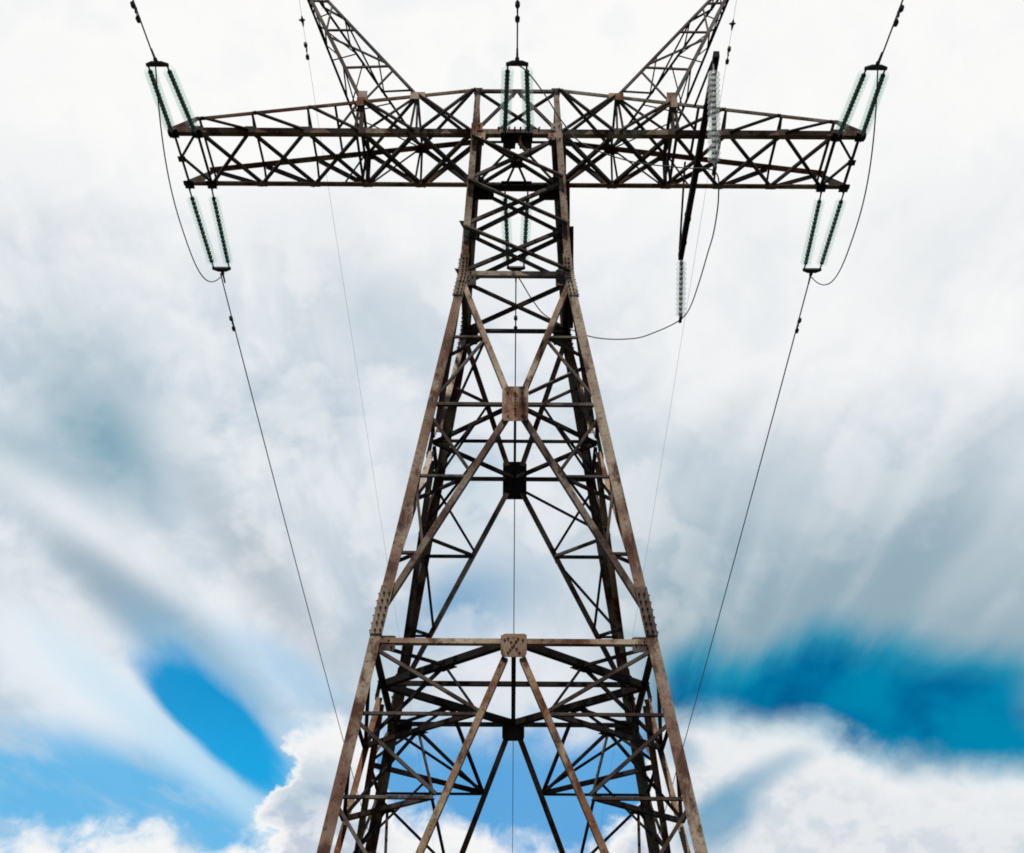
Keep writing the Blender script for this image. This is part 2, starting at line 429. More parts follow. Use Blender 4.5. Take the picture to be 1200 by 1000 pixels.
# ---------------------------------------------------------------- the tower's outline
zA, zT, zB, zC, zD = 21.68, 22.98, 17.81, 14.36, 9.11
zGround = -ZO
hB, hTop, SL = 1.199, .957, .15749
def hw(z):
    """half width of the square shaft at height z"""
    if z < zB: return hB + SL * (zB - z)
    if z < zA: return hB + (1 - hB) * (z - zB) / (zA - zB)
    return 1 + (hTop - 1) * (z - zA) / (zT - zA)
zB1, zC1, zC2 = 16.08, 12.64, 10.93
zE = [7.72, 6.22, 4.62, 2.92, 1.15]
ROT = [Matrix.Rotation(k * math.pi / 2, 3, 'Z') for k in range(4)]        # front, right, back, left
def fp(k, u, z, back=0.0): return ROT[k] @ Vector((u, -hw(z) + back, z))
def fn(k, z):
    a = math.atan(SL) if z < zB else .05
    return ROT[k] @ Vector((0, -math.cos(a), math.sin(a)))
def lerp(a, b, t): return a + (b - a) * t
def uKu(z): return lerp(1.12, .16, (17.56 - z) / (17.56 - (zC + .30)))       # upper pair of the shaft's big X
K0, K1 = (.17, zC - .32), (2.43, 9.66)
def uKl(z): return lerp(K0[0], K1[0], (K0[1] - z) / (K0[1] - K1[1]))         # lower pair
def uV(z): return .155 + (8.79 - z) * .4545                                  # inverted V below the waist

def face_bar(name, k, a, b, w, outw=False, cut=0.0, bb=None, mat=None, off=-.012):
    zm = (a[1] + b[1]) / 2
    if outw: off = .002
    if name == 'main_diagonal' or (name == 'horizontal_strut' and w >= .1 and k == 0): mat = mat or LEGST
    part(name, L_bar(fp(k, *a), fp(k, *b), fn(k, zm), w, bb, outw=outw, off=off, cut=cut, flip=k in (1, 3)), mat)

# ---------------------------------------------------------------- legs
LEG = {}
for sx in (-1, 1):
    for sy in (-1, 1):
        g = Geo()
        def ring(z, w, t, lift=0.0):
            h = hw(z) + lift; c = Vector((sx * h, sy * h, z)); X = Vector((-sx, 0, 0)); Y = Vector((0, -sy, 0))
            return [c, c + X * w, c + X * w + Y * t, c + X * t + Y * t, c + X * t + Y * w, c + Y * w]
        g.prism(ring(zGround - .3, .23, .020), ring(zB - .02, .19, .018))
        g.prism(ring(zB - .02, .16, .016), ring(zT + .04, .13, .014))
        LEG[sx, sy] = g
# bolted cover plates where two leg lengths meet
def splice(sx, sy, z0, z1, w, cols, pitch):
    g = Geo(); t = .016
    for ax in (0, 1):
        def P(z, along, outd):
            h = hw(z)
            if ax == 0: return Vector((sx * (h - along), sy * (h + outd), z))
            return Vector((sx * (h + outd), sy * (h - along), z))
        zs = [z0, zB, z1] if z0 < zB - .05 < zB + .05 < z1 else [z0, z1]
        for a, b in zip(zs, zs[1:]):
            g.prism([P(a, -.006, .001), P(a, w, .001), P(a, w, t), P(a, -.006, t)], [P(b, -.006, .001), P(b, w, .001), P(b, w, t), P(b, -.006, t)])
        z = z0 + pitch * .6
        while z < z1 - pitch * .3:
            for cc in cols:
                c = P(z, cc * w, t); n = (P(z, cc * w, 1) - P(z, cc * w, 0)).normalized()
                g.rod(c - n * .004, c + n * .016, .023, 6)
                g.rod(c + n * .016, c + n * .036, .012, 6)
            z += pitch
    return g

# ---------------------------------------------------------------- the four faces of the shaft
def plate_geo(k, u, z, w, hgt, bolts=(), outd=.016, bent=0.0):
    g = Geo(); n = fn(k, z); X = ROT[k] @ Vector((1, 0, 0)); U = n.cross(X).normalized()
    if U.z < 0: U = -U
    c = fp(k, u, z) + n * outd
    wx, hh, ch = w / 2, hgt / 2, min(w, hgt) * .16
    pr = [(-wx + ch * .4, -hh), (wx - ch * .4, -hh), (wx, -hh + ch), (wx, hh - ch * .3), (wx - ch * .6, hh), (-wx + ch, hh), (-wx, hh - ch * .5), (-wx, -hh + ch)]
    g.prism([c + X * x + U * y - n * .006 for x, y in pr], [c + X * x + U * y + n * .006 for x, y in pr])
    for bx, by in bolts:
        q = c + X * bx + U * by
        g.rod(q + n * .005, q + n * .020, .021, 6); g.rod(q + n * .020, q + n * .032, .011, 6)
    return g

zP = [lerp(zA - .02, zB, i / 3) for i in range(4)]
for k in range(4):
    inner = k == 2
    H = hw
    # head of the shaft: top tie and inverted V
    face_bar('horizontal_strut', k, (-H(zT) + .05, zT), (H(zT) - .05, zT), .07)
    for s in (-1, 1):
        face_bar('shaft_diagonal', k, (s * (H(zA) - .08), zA + .12), (s * .05, zT - .05), .065)
    if k in (1, 3):
        face_bar('horizontal_strut', k, (-H(zA) + .03, zA), (H(zA) - .03, zA), .12)
    # three crossed panels
    for i in range(3):
        a, b = zP[i] - .05, zP[i + 1] + .05
        m = -1 if k == 2 else 1
        face_bar('shaft_diagonal', k, (-m * (H(a) - .02), a), (m * (H(b) - .02), b), .105, outw=k != 2)
        face_bar('shaft_diagonal', k, (-m * (H(b) - .04), b), (m * (H(a) - .04), a), .075 if k != 2 else .085, outw=k == 2)
    face_bar('horizontal_strut', k, (-H(zB) + .05, zB), (H(zB) - .05, zB), .115)
    # big X: plate at its crossing
    for s in (-1, 1):
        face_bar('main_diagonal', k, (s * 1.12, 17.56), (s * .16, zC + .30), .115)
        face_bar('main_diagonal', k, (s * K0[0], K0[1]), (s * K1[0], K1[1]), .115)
        face_bar('horizontal_strut', k, (s * (H(zC) - .1), zC), (s * .2, zC), .10 if inner else .07)
        face_bar('horizontal_strut', k, (s * (H(zB1) - .1), zB1), (s * uKu(zB1), zB1), .09 if inner else .05)
        face_bar('face_brace', k, (s * uKu(zB1), zB1 - .06), (s * (H(zC + .2) - .1), zC + .12), .055)
        face_bar('face_brace', k, (s * (H(zC - .3) - .1), zC - .25), (s * uKl(zC1 + .1), zC1 + .08), .055)
        face_bar('horizontal_strut', k, (s * (H(zC1) - .1), zC1), (s * uKl(zC1), zC1), .08 if inner else .05)
        face_bar('face_brace', k, (s * (H(zC1) - .12), zC1 - .12), (s * uKl(zC2 + .15), zC2 + .12), .055)
        face_bar('horizontal_strut', k, (s * (H(zC2) - .1), zC2), (s * uKl(zC2), zC2), .055)
    face_bar('horizontal_strut', k, (-H(zD) + .08, zD), (H(zD) - .08, zD), .10)
    # inverted V under the waist with its ties
    for s in (-1, 1):
        zb = zGround + .1
        face_bar('main_diagonal', k, (s * uV(8.79), 8.79), (s * min(uV(zb), H(zb) - .1), zb), .115)
        prev = zD
        for i, ze in enumerate(zE):
            if uV(ze) > H(ze) - .35: break
            face_bar('horizontal_strut', k, (s * (H(ze) - .12), ze), (s * uV(ze), ze), .055)
            face_bar('face_brace', k, (s * (H(prev - .15) - .15), prev - .16), (s * uV(ze + .10), ze + .06), .06)
            prev = ze
    # plates
    bC = [(0.0, -.26 + i * .075) for i in range(8)] + [(-.14, -.3), (.14, -.3), (-.15, .28), (.15, .28)]
    part('gusset_plate', plate_geo(k, 0, zC - .02, .52, .86, bC, .012), PLATE if k == 0 else STEEL_SHADE)  # front plate pale; back and side plates have shade painted into their colour
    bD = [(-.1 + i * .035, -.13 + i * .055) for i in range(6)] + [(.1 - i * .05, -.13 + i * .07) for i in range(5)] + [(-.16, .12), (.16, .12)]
    part('gusset_plate', plate_geo(k, 0, zD - .10, .46, .46, bD, .012), LEGST if k == 0 else STEEL_SHADE)
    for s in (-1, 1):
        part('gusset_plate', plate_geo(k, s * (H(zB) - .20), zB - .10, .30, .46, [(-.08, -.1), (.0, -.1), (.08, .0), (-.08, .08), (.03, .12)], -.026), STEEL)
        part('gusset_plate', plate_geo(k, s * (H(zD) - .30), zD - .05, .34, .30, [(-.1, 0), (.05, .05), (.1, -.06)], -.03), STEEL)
        part('gusset_plate', plate_geo(k, s * (H(zA) - .13), zA - .08, .32, .20, [(-.1, -.04), (0, -.04), (.1, -.04)], .010), PLATE if k == 0 else STEEL_SHADE)
        part('gusset_plate', plate_geo(k, s * (H(zA) - .10), zA + .20, .26, .22, [(-.06, .0), (.05, .04)], .010), PLATE if k == 0 else STEEL_SHADE)
        part('gusset_plate', plate_geo(k, s * (H(zT) - .06), zT - .02, .22, .13, [(-.05, 0), (.05, 0)], .012), PLATE if k == 0 else STEEL_SHADE)
        for z in zP[1:3]:
            part('gusset_plate', plate_geo(k, s * (H(z) - .12), z, .20, .22, [(-.04, .05), (.04, -.05)], -.03), STEEL)
# deep back and front plates under the crossarm level of the shaft
for k in (0, 2):
    for s in (-1, 1):
        if k == 2: part('gusset_plate', plate_geo(k, s * (hw(zA) - .24), zA - .17, .46, .40, [(-.1, 0), (.1, 0), (0, -.1)], -.03), STEEL_SHADE)
g = Geo()
yb = hw(zA) - .05
g.box((0, yb, zA - .02), (hw(zA) - .06, 0, 0), (0, .008, 0), (0, 0, .13)); g.box((0, yb - .13, zA - .146), (hw(zA) - .06, 0, 0), (0, .122, 0), (0, 0, .006))
part('horizontal_strut', g, STEEL_SHADE)

# extra single braces that the right-hand and left-hand sides do not share
part('face_brace', L_bar(fp(0, .24, zC + .28), fp(1, -hw(zB1) * .62, zB1 - .35, .05), (0, -.5, .8), .065))
part('face_brace', L_bar(fp(0, -uKu(zB1), zB1 - .08, .05), fp(2, hw(zB1) - .12, zB1 - .10, .05), (0, -.3, 1), .06))
part('face_brace', L_bar(fp(2, -.24, zC - .30, .03), fp(2, -hw(zC1) + .15, zC1 + .55, .03), fn(2, zC1), .06))
part('face_brace', L_bar(fp(2, -uKl(zC1), zC1 - .1, .03), fp(2, -hw(zC2) + .15, zC2 + .2, .03), fn(2, zC1), .06))

# ---------------------------------------------------------------- horizontal frames inside the shaft and corner ties
Zup = Vector((0, 0, -1))
def inner_bar(name, a, b, w=.06, n=(0, 0, -1), mat=None, bb=None): part(name, L_bar(a, b, n, w, bb), mat or STEEL_SHADE)  # members inside the shaft default to the steel with shade in its colour
for z, w, wc in ((zC, .075, .055), (zD - .02, .13, .085)):
    h = hw(z) - .05; dz = z - .04
    mids = [Vector((0, -h, dz)), Vector((h, 0, dz)), Vector((0, h, dz)), Vector((-h, 0, dz))]
    for i in range(4):
        inner_bar('diaphragm_strut', mids[i], mids[(i + 1) % 4], w)
    inner_bar('diaphragm_strut', mids[0] + Vector((0, 0, .02)), mids[2] + Vector((0, 0, .02)), wc)
    inner_bar('diaphragm_strut', mids[1] + Vector((0, 0, .05)), mids[3] + Vector((0, 0, .05)), wc)
    for i in range(4):                                  # frame corners hang ties down to the big members on the two next faces
        m = (mids[i] + mids[(i + 1) % 4]) / 2
        k0, k1 = i, (i + 1) % 4
        if z == zC:
            kk, sg = ((1, -1), (1, 1), (3, -1), (3, 1))[i]
            inner_bar('corner_brace', m, fp(kk, sg * uKl(zC1) * .98, zC1, .05), .05)
        else:
            inner_bar('corner_brace', m, fp(k0, uV(zE[0]) , zE[0] + .05, .05), .06)
            inner_bar('corner_brace', m, fp(k1, -uV(zE[0]), zE[0] + .05, .05), .06)
            corner = ROT[k0] @ Vector((h - .15, -h + .15, dz - .03))
            inner_bar('diaphragm_strut', m, corner, .055)
            d = (mids[(i + 1) % 4] - mids[i]).normalized(); wv = Vector((-d.y, d.x, 0))
            g = Geo(); g.box(m + Vector((0, 0, -.01)), d * .20, wv * .12, (0, 0, .006)); part('gusset_plate', g, STEEL_SHADE)
h = hw(zA) - .06
for s in (-1, 1):
    inner_bar('diaphragm_strut', (-h, -s * h, zA - .05 + .02 * s), (h, s * h, zA - .05 + .02 * s), .07)
    inner_bar('diaphragm_strut', (0, 0, zA - .03), (s * .26, h, zA - .03), .045)
    ht = hw(zT) - .05
    inner_bar('diaphragm_strut', (-ht, -s * ht, zT - .05 + .02 * s), (ht, s * ht, zT - .05 + .02 * s), .06)
g = Geo(); g.box((0, 0, zA - .08), (.14, 0, 0), (0, .14, 0), (0, 0, .006)); part('gusset_plate', g, STEEL_SHADE)
levels = [(zB1, uKu, .055), (zC1, uKl, .06), (zC2, uKl, .055)] + [(z, uV, .085) for z in zE[:4]]
for li, (z, uf, w) in enumerate(levels):
    for k in range(4):
        a, b = fp(k, uf(z), z - .03, .06), fp((k + 1) % 4, -uf(z), z - .03, .06)
        if (a - b).length < .25: continue
        inner_bar('corner_brace', a, b, w, mat=STEEL)
        if 3 <= li <= 5:
            m = (a + b) / 2; zn = zE[li - 2]
            inner_bar('corner_brace', m, fp(k, uf(zn), zn + .03, .06), .05)
            inner_bar('corner_brace', m, fp((k + 1) % 4, -uf(zn), zn + .03, .06), .05)
            d = (b - a).normalized(); wv = Vector((-d.y, d.x, 0))
            g = Geo(); g.box(m + Vector((0, 0, -.005)), d * .15, wv * .10, (0, 0, .006)); part('gusset_plate', g, STEEL_SHADE)
            if li == 3 and k in (0, 3):
                inner_bar('corner_brace', m, fp(2, (-1 if k == 0 else 1) * uV(z), z, .06), .05)

# ---------------------------------------------------------------- crossarm
XN = [1.0, 2.27, 3.53, 4.77, 6.02, 7.20]
def ztop(x): return lerp(22.98, 22.10, (x - .957) / (7.20 - .957)) if x > .957 else 22.98
for y in (-1, 1):                                         # bottom chords run through from tip to tip
    g = Geo()
    pr = [(0, 0), (0, .135), (-y * .012, .135), (-y * .012, .012), (-y * .150, .012), (-y * .150, 0)]
    mk = lambda x: [Vector((x, y * 1.0 + a, zA + b)) for a, b in pr]
    g.prism(mk(-7.88), mk(7.88)); part('crossarm_chord', g, LEGST)
for s in (-1, 1):
    for y in (-1, 1):
        yt = y * .975
        def Pb(x, dz=0.0, dy=0.0): return Vector((s * x, y * (1.0 + dy), zA + dz))
        def Pt(x, dz=0.0, dy=0.0): return Vector((s * x, y * (.975 + dy), ztop(x) + dz))
        nrm = Vector((0, y, 0))
        # top chord
        g = Geo(); w = .075; wi = .115
        pr = [(0, 0), (0, -w), (-y * .010, -w), (-y * .010, -.010), (-y * wi, -.010), (-y * wi, 0)]
        mk = lambda x: [Vector((s * x, yt + a, ztop(x) + .03 + b)) for a, b in pr]
        g.prism(mk(.93), mk(7.30))
        part('crossarm_chord', g, LEGST)
        # tip plate closing the two chords
        g = Geo(); tip = [(7.14, ztop(7.2) + .02), (7.26, ztop(7.2) + .03), (7.83, zA + .14), (7.83, zA + .02), (7.42, zA + .02), (7.40, zA + .16)]
        g.prism([Vector((s * a, y * .985 - .006, b)) for a, b in tip], [Vector((s * a, y * .985 + .006, b)) for a, b in tip]); part('gusset_plate', g, STEEL)
        def bar(name, a, b, w, outw=False, mat=None): part(name, L_bar(a, b, nrm, w, outw=outw, off=(.002 if outw else -.014)), mat)
        for i in range(1, 6):
            x = XN[i]
            bar('crossarm_post', Pb(x - (.10 if i > 2 else 0), .06), Pt(x), .095 if i == 2 else .05)
        bar('crossarm_post', Pb(2.42, .06), Pt(2.30), .05)
        bar('crossarm_post', Pb(3.66, .06), Pt(3.60), .06)
        for i in range(5, 0, -1):
            bar('crossarm_brace', Pt(XN[i] - .05), Pb(XN[i - 1] + .02, .07), .085 if i < 5 else .075, outw=True)
        bar('crossarm_brace', Pt(1.0), Pb(2.22, .07), .095, outw=True)
        bar('crossarm_brace', Pt(2.30), Pb(3.45, .07), .045)
        bar('crossarm_brace', Pt(3.62), Pb(4.08, .07), .045)
        for x, wd, hg in ((2.27, .34, .20), (3.53, .26, .24)):      # plates at the feet of the earth-wire peak
            g = Geo(); g.box((s * x, y * .99, ztop(x) - .02), (wd / 2, 0, 0), (0, .006, 0), (0, 0, hg / 2)); part('gusset_plate', g, PLATE if y < 0 else STEEL_SHADE)
        for x in XN[1:]:
            g = Geo(); g.box((s * x, y * 1.008, zA + .08), (.12, 0, 0), (0, .006, 0), (0, 0, .085)); part('gusset_plate', g, STEEL)
        for x in (7.22, 7.75):                                    # lugs that the insulator sets pull on
            g = Geo(); g.box((s * x, y * .95, zA - .006), (.11, 0, 0), (0, .15, 0), (0, 0, .006))
            g.box((s * x, y * 1.0, zA - .06), (.012, 0, 0), (0, .10, 0), (0, 0, .055)); part('insulator_bracket', g, STEEL_SHADE)
    # plan bracing of the bottom and of the top
    def flat(name, x0, y0, x1, y1, top=False, w=.065, dz=0.0):
        if top: a, b = Vector((s * x0, y0 * .93, ztop(x0) - .02 + dz)), Vector((s * x1, y1 * .93, ztop(x1) - .02 + dz))
        else: a, b = Vector((s * x0, y0 * .93, zA + .016 + dz)), Vector((s * x1, y1 * .93, zA + .016 + dz))
        part(name, L_bar(a, b, (0, 0, -1), w))
    for i in range(5):
        wd = .085 if i < 2 else .068
        flat('crossarm_brace', XN[i] + .03, -1, XN[i + 1] - .03, 1, w=wd)
        flat('crossarm_brace', XN[i] + .03, 1, XN[i + 1] - .03, -1, w=wd, dz=.012)
    for x in (3.50, 3.62, 7.22): flat('crossarm_brace', x, -1, x, 1, w=.06, dz=.02)
    flat('crossarm_brace', 7.75, -1, 7.75, 1, w=.055, dz=.02)
    for y in (-1, 1): flat('crossarm_brace', 7.75, 0, 7.24, y, w=.05, dz=.03)
    g = Geo(); g.box((s * 7.74, 0, zA + .01), (.09, 0, 0), (0, .10, 0), (0, 0, .006)); part('gusset_plate', g, STEEL_SHADE)
    for x in (2.27, 3.53, 4.15, 4.77, 6.02, 7.20): flat('crossarm_brace', x, -1, x, 1, True, w=.055 if x != 3.53 else .07)
    for a, b in ((1.0, 2.27), (2.27, 3.53)):
        flat('crossarm_brace', a, -1, b, 1, True, w=.06, dz=.01); flat('crossarm_brace', a, 1, b, -1, True, w=.06, dz=.025)

    # ------------------------------------------------ earth-wire peak
    APEX = Vector((s * 5.61, 0, 27.80))
    base = {('o', -1): Vector((s * 3.53, -.96, ztop(3.53))), ('o', 1): Vector((s * 3.53, .96, ztop(3.53))),
            ('i', -1): Vector((s * 2.27, -.96, ztop(2.27))), ('i', 1): Vector((s * 2.27, .96, ztop(2.27)))}
    def pk(key, t): return base[key].lerp(APEX, t)
    for (io, y), b in base.items():
        top = b.lerp(APEX, .97)
        part('peak_leg', L_bar(b, top, (0, y, .25), .058 if (io, y) != ('o', -1) else .075, .058, outw=False), STEEL if y < 0 else STEEL_SHADE)  # far legs take the copy with shade in its colour
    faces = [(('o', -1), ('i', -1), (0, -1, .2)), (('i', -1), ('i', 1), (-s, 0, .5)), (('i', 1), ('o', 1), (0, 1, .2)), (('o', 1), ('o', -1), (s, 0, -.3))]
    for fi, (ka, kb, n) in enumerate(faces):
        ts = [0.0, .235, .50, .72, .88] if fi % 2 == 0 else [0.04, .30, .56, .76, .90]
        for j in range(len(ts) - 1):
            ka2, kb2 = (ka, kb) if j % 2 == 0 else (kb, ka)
            part('peak_brace', L_bar(pk(ka2, ts[j]), pk(kb2, ts[j + 1] - (.05 if fi % 2 == 0 else 0)), n, .040 if fi in (0, 1) else .030), STEEL if fi == 0 else STEEL_SHADE)
            part('peak_brace', L_bar(pk(ka, ts[j + 1]), pk(kb, ts[j + 1] - .02), n, .045 if fi == 0 else .032), STEEL if fi == 0 else STEEL_SHADE)
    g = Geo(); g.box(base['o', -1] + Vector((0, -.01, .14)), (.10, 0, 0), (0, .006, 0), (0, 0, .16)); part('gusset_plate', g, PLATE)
    g = Geo(); g.box(APEX + Vector((0, 0, -.05)), (.12, 0, 0), (0, .10, 0), (0, 0, .02)); g.box(APEX + Vector((0, 0, .02)), (.02, 0, 0), (0, .16, 0), (0, 0, .07)); part('peak_cap', g, STEEL_SHADE)

# ---------------------------------------------------------------- brackets at the middle phase
for y in (-1, 1):
    g = Geo()
    g.box((0, y * .90, zA - .012), (.36, 0, 0), (0, .16, 0), (0, 0, .008))
    for x in (-.27, .27):
        g.box((x, y * 1.0, zA - .07), (.013, 0, 0), (0, .12, 0), (0, 0, .055))
    if y < 0:
        for x in (-.42, -.30, -.18, -.05, .08, .20, .34, .50): g.rod((x, -1.0, zA + .13), (x + .01, -1.0, zA + .19), .022, 6)
        g.box((-.17, -.86, zA - .16), (.14, 0, 0), (0, .01, 0), (0, 0, .15)); g.box((.20, -.86, zA - .16), (.14, 0, 0), (0, .01, 0), (0, 0, .15))
    part('insulator_bracket', g, STEEL_SHADE)
g = Geo(); g.tube([(.08, -.96, zA + .0), (.07, -.97, zA - .15), (.10, -.97, zA - .30), (.20, -.96, zA - .40), (.27, -.94, zA - .43)], .030, 8)
part('insulator_bracket', g, PLATE)
g = Geo(); g.box((0, -hTop - .012, zT - .05), (.10, 0, 0), (0, .006, 0), (0, 0, .06))
for x in (-.09, .09): g.box((x, -hTop - .018, zT - .14), (.03, 0, 0), (0, .006, 0), (0, 0, .10))
part('gusset_plate', g, STEEL_SHADE)

# ---------------------------------------------------------------- beam that carries the middle phase's loop clear of the shaft
OX = 4.16
g = Geo()
for yy, y2, hh in ((-3.78, -1.0, .075), (-1.0, 1.0, .095), (1.0, 3.75, .085)):
    g.box((OX, (yy + y2) / 2, zA - .10), (.062, 0, 0), (0, (y2 - yy) / 2, 0), (0, 0, hh))
for yy in (-3.0, -2.0, 2.0, 3.0): g.box((OX, yy, zA - .10), (.072, 0, 0), (0, .05, 0), (0, 0, .098))
part('outrigger_beam', g, STEEL_SHADE)
for y in (-1, 1):
    part('outrigger_brace', L_bar((OX - .02, y * 3.5, zA - .02), (OX - .10, y * 1.0, ztop(OX) - .05), (1, 0, 0), .05))
    g = Geo(); g.box((OX, y * 3.62, zA - .215), (.05, 0, 0), (0, .05, 0), (0, 0, .03)); part('insulator_bracket', g, STEEL_SHADE)

# ---------------------------------------------------------------- link the tower
SHIFT = Vector((0, 0, ZO))
tower = tag(empty('transmission_tower', (0, 0, 0)), "tall rust brown steel lattice pylon with a wide crossarm and two leaning horns", "pylon")
for (sx, sy), g in LEG.items():
    for i in range(len(g.v)): g.v[i] = g.v[i] + SHIFT
    lo = g.obj('leg', LEGST, tower)
    for z0, z1, w, cols, pitch in ((zB - .62, zB + .50, .175, (.35, .75), .105), (zD + .12, zD + 1.10, .21, (.3, .75), .15)):
        sgeo = splice(sx, sy, z0, z1, w, cols, pitch)
        for i in range(len(sgeo.v)): sgeo.v[i] = sgeo.v[i] + SHIFT
        sgeo.obj('splice_plate', LEGST, lo)
def shown(g):
    a = sum((Vector(v) for v in g.v), Vector()) / len(g.v)
    size = max((Vector(v) - Vector(g.v[0])).length for v in g.v)
    rel = a - EYE; dep = rel.dot(LOOK)
    up = rel.z * math.cos(PITCH) - rel.y * math.sin(PITCH)
    inside = abs(up / dep) < .30 and abs(a.x / dep) < .36
    return (1 if inside else 0, size / dep)
by = {}
for nm, g, mt in parts: by.setdefault(nm, []).append((g, mt))
for nm, lst in by.items():
    lst.sort(key=lambda e: shown(e[0]), reverse=True)
    for g, mt in lst:
        for i in range(len(g.v)): g.v[i] = g.v[i] + SHIFT
    for g, mt in lst[:100]: g.obj(nm, mt, tower)
    rest = lst[100:]
    if rest:
        big = Geo()
        for g, mt in rest: big.put(g.v, g.f)
        tag(big.obj(nm, STEEL, tower), kind='stuff')

# ---------------------------------------------------------------- glass insulators
PITCHD = .146
def disc_mesh():
    g = Geo()
    g.lathe([(.048, .040), (.085, .030), (.128, .004), (.136, -.014), (.130, -.020), (.112, -.008), (.098, -.030), (.086, -.010), (.070, -.034), (.055, -.012), (.036, -.020)], 18)
    return mesh_from('glass_disc', g.v, g.f, GLASS, True)
DISC = disc_mesh()
DISC_C = DISC.copy(); DISC_C.materials.clear(); DISC_C.materials.append(CLEAR)
def core_mesh(n, lead, mat):
    g = Geo(); g.rod((0, 0, 0), (0, 0, lead + .02), .020, 8)
    for i in range(n):
        z = lead + PITCHD * (i + .5)
        g.lathe([(.018, -.060), (.030, -.054), (.048, -.040), (.054, .012), (.048, .036), (.024, .042), (.015, .090)], 10, (0, 0, z))
    g.rod((0, 0, lead + PITCHD * n - .02), (0, 0, 2 * lead + PITCHD * n), .020, 8)
    return mesh_from('insulator_string', g.v, g.f, mat)
CORES = {}
CAP_G = plain('galvanised_insulator_cap', (.50, .51, .50), .5, .1)
def string(parent, a, b, n, mat=None):
    """string of n glass discs from a to b (in the parent's space); the discs face the pull"""
    a, b = Vector(a), Vector(b); L = (b - a).length; lead = (L - PITCHD * n) / 2
    key = (n, round(lead, 2))
    if key not in CORES: CORES[key] = core_mesh(n, lead, mat or CAP)
    o = link_mesh('insulator_string', CORES[key], parent)
    o.location = a; o.rotation_euler = (b - a).to_track_quat('Z', 'Y').to_euler()
    for i in range(n):
        d = link_mesh('glass_disc', DISC_C if mat else DISC, o); d.location = (0, 0, lead + PITCHD * (i + .5)); d.rotation_euler = (math.pi, 0, 0)
    return o

def tension_set(xa, xb, y, yoke, label):
    """two strings side by side from the arm's lugs to a yoke plate; the wire's dead-end clamp behind it"""
    o = empty('tension_insulator_set', (yoke[0], y * 1.06, zA - .09 + ZO))
    tag(o, label, "insulator", "twin glass insulator strings holding the phase wires")
    base = Vector(o.location); yk = Vector((yoke[0], yoke[1], yoke[2] + ZO)) - base
    for x, side in ((xa, -1), (xb, 1)):
        string(o, Vector((x - yoke[0], 0, 0)), yk + Vector((side * .195, 0, 0)), 16)
    g = Geo(); d = Vector((0, y, -.12)).normalized(); X = Vector((1, 0, 0)); n = X.cross(d)
    pr = [(-.235, -.05), (.235, -.05), (.235, .02), (.10, .10), (-.10, .10), (-.235, .02)]
    g.prism([yk + X * a + d * b - n * .022 for a, b in pr], [yk + X * a + d * b + n * .022 for a, b in pr])
    g.obj('yoke_plate', FITTING, o)
    g = Geo(); g.rod(yk + d * .08, yk + d * .20, .045, 8); g.rod(yk + d * .16, yk + d * .55, .028, 8, .020)
    g.obj('dead_end_clamp', FITTING, o)
    return o
YK = 3.80
tension_set(-7.75, -7.22, -1, (-7.47, -YK, 21.19), "pair of mint glass insulator strings reaching up from the front of the left crossarm tip")
tension_set(7.22, 7.75, -1, (7.44, -YK, 21.20), "pair of mint glass insulator strings reaching up from the front of the right crossarm tip")
tension_set(-.27, .27, -1, (0, -YK, 21.26), "pair of mint glass insulator strings standing in front of the tower's head")
tension_set(-7.75, -7.22, 1, (-7.42, YK, 21.20), "pair of mint glass insulator strings hanging below the back of the left crossarm tip")
tension_set(7.22, 7.75, 1, (7.46, YK, 21.26), "pair of mint glass insulator strings hanging below the back of the right crossarm tip")
tension_set(-.27, .27, 1, (0, YK, 21.27), "pair of glass insulator strings seen through the shaft just under the crossarm")

def hanging_string(top, bottom, n, label):
    o = empty('suspension_insulator', (top[0], top[1], top[2] + ZO)); tag(o, label, "insulator", "single glass insulator strings under the outrigger beam")
    b = Vector(bottom) - Vector(top)
    string(o, (0, 0, 0), b, n, CAP_G)
    g = Geo(); g.box(b + Vector((0, 0, -.03)), (.035, 0, 0), (0, .14, 0), (0, 0, .035)); g.rod(b + Vector((0, 0, -.02)), b + Vector((0, 0, .08)), .03, 8)
    g.obj('suspension_clamp', FITTING, o)
S_F, S_B = (3.97, -3.62, 18.72), (4.06, 3.64, 19.72)
hanging_string((OX - .05, -3.62, zA - .24), S_F, 16, "single pale glass insulator string hanging from the raised near end of the outrigger beam")
hanging_string((OX, 3.62, zA - .24), S_B, 11, "single pale glass insulator string hanging below the far end of the outrigger beam")

# ---------------------------------------------------------------- wires
def smooth_path(pts, n=10):
    pts = [Vector(p) for p in pts]; out = []
    for i in range(len(pts) - 1):
        p0, p1, p2, p3 = pts[max(i - 1, 0)], pts[i], pts[i + 1], pts[min(i + 2, len(pts) - 1)]
        for j in range(n):
            t = j / n
            out.append(.5 * ((2 * p1) + (p2 - p0) * t + (2 * p0 - 5 * p1 + 4 * p2 - p3) * t * t + (3 * p1 - p0 - 3 * p2 + p3) * t ** 3))
    out.append(pts[-1]); return out
def wire_obj(name, pts, r, label, cat, group=None):
    g = Geo(); base = Vector(pts[0]) + SHIFT
    g.tube([Vector(p) - Vector(pts[0]) for p in pts], r, 6)
    o = g.obj(name, WIRE, None, True); o.location = base
    return tag(o, label, cat, group)
def span(p, y, a, b, length, dxdy=0.0, n=70):
    """a hanging span leaving p along +-y with slope a, flattening by b"""
    out = []
    for i in range(n + 1):
        s = length * (i / n) ** 1.6
        out.append(Vector((p[0] + dxdy * s, p[1] + y * s, p[2] - a * s + b * s * s)))
    return out
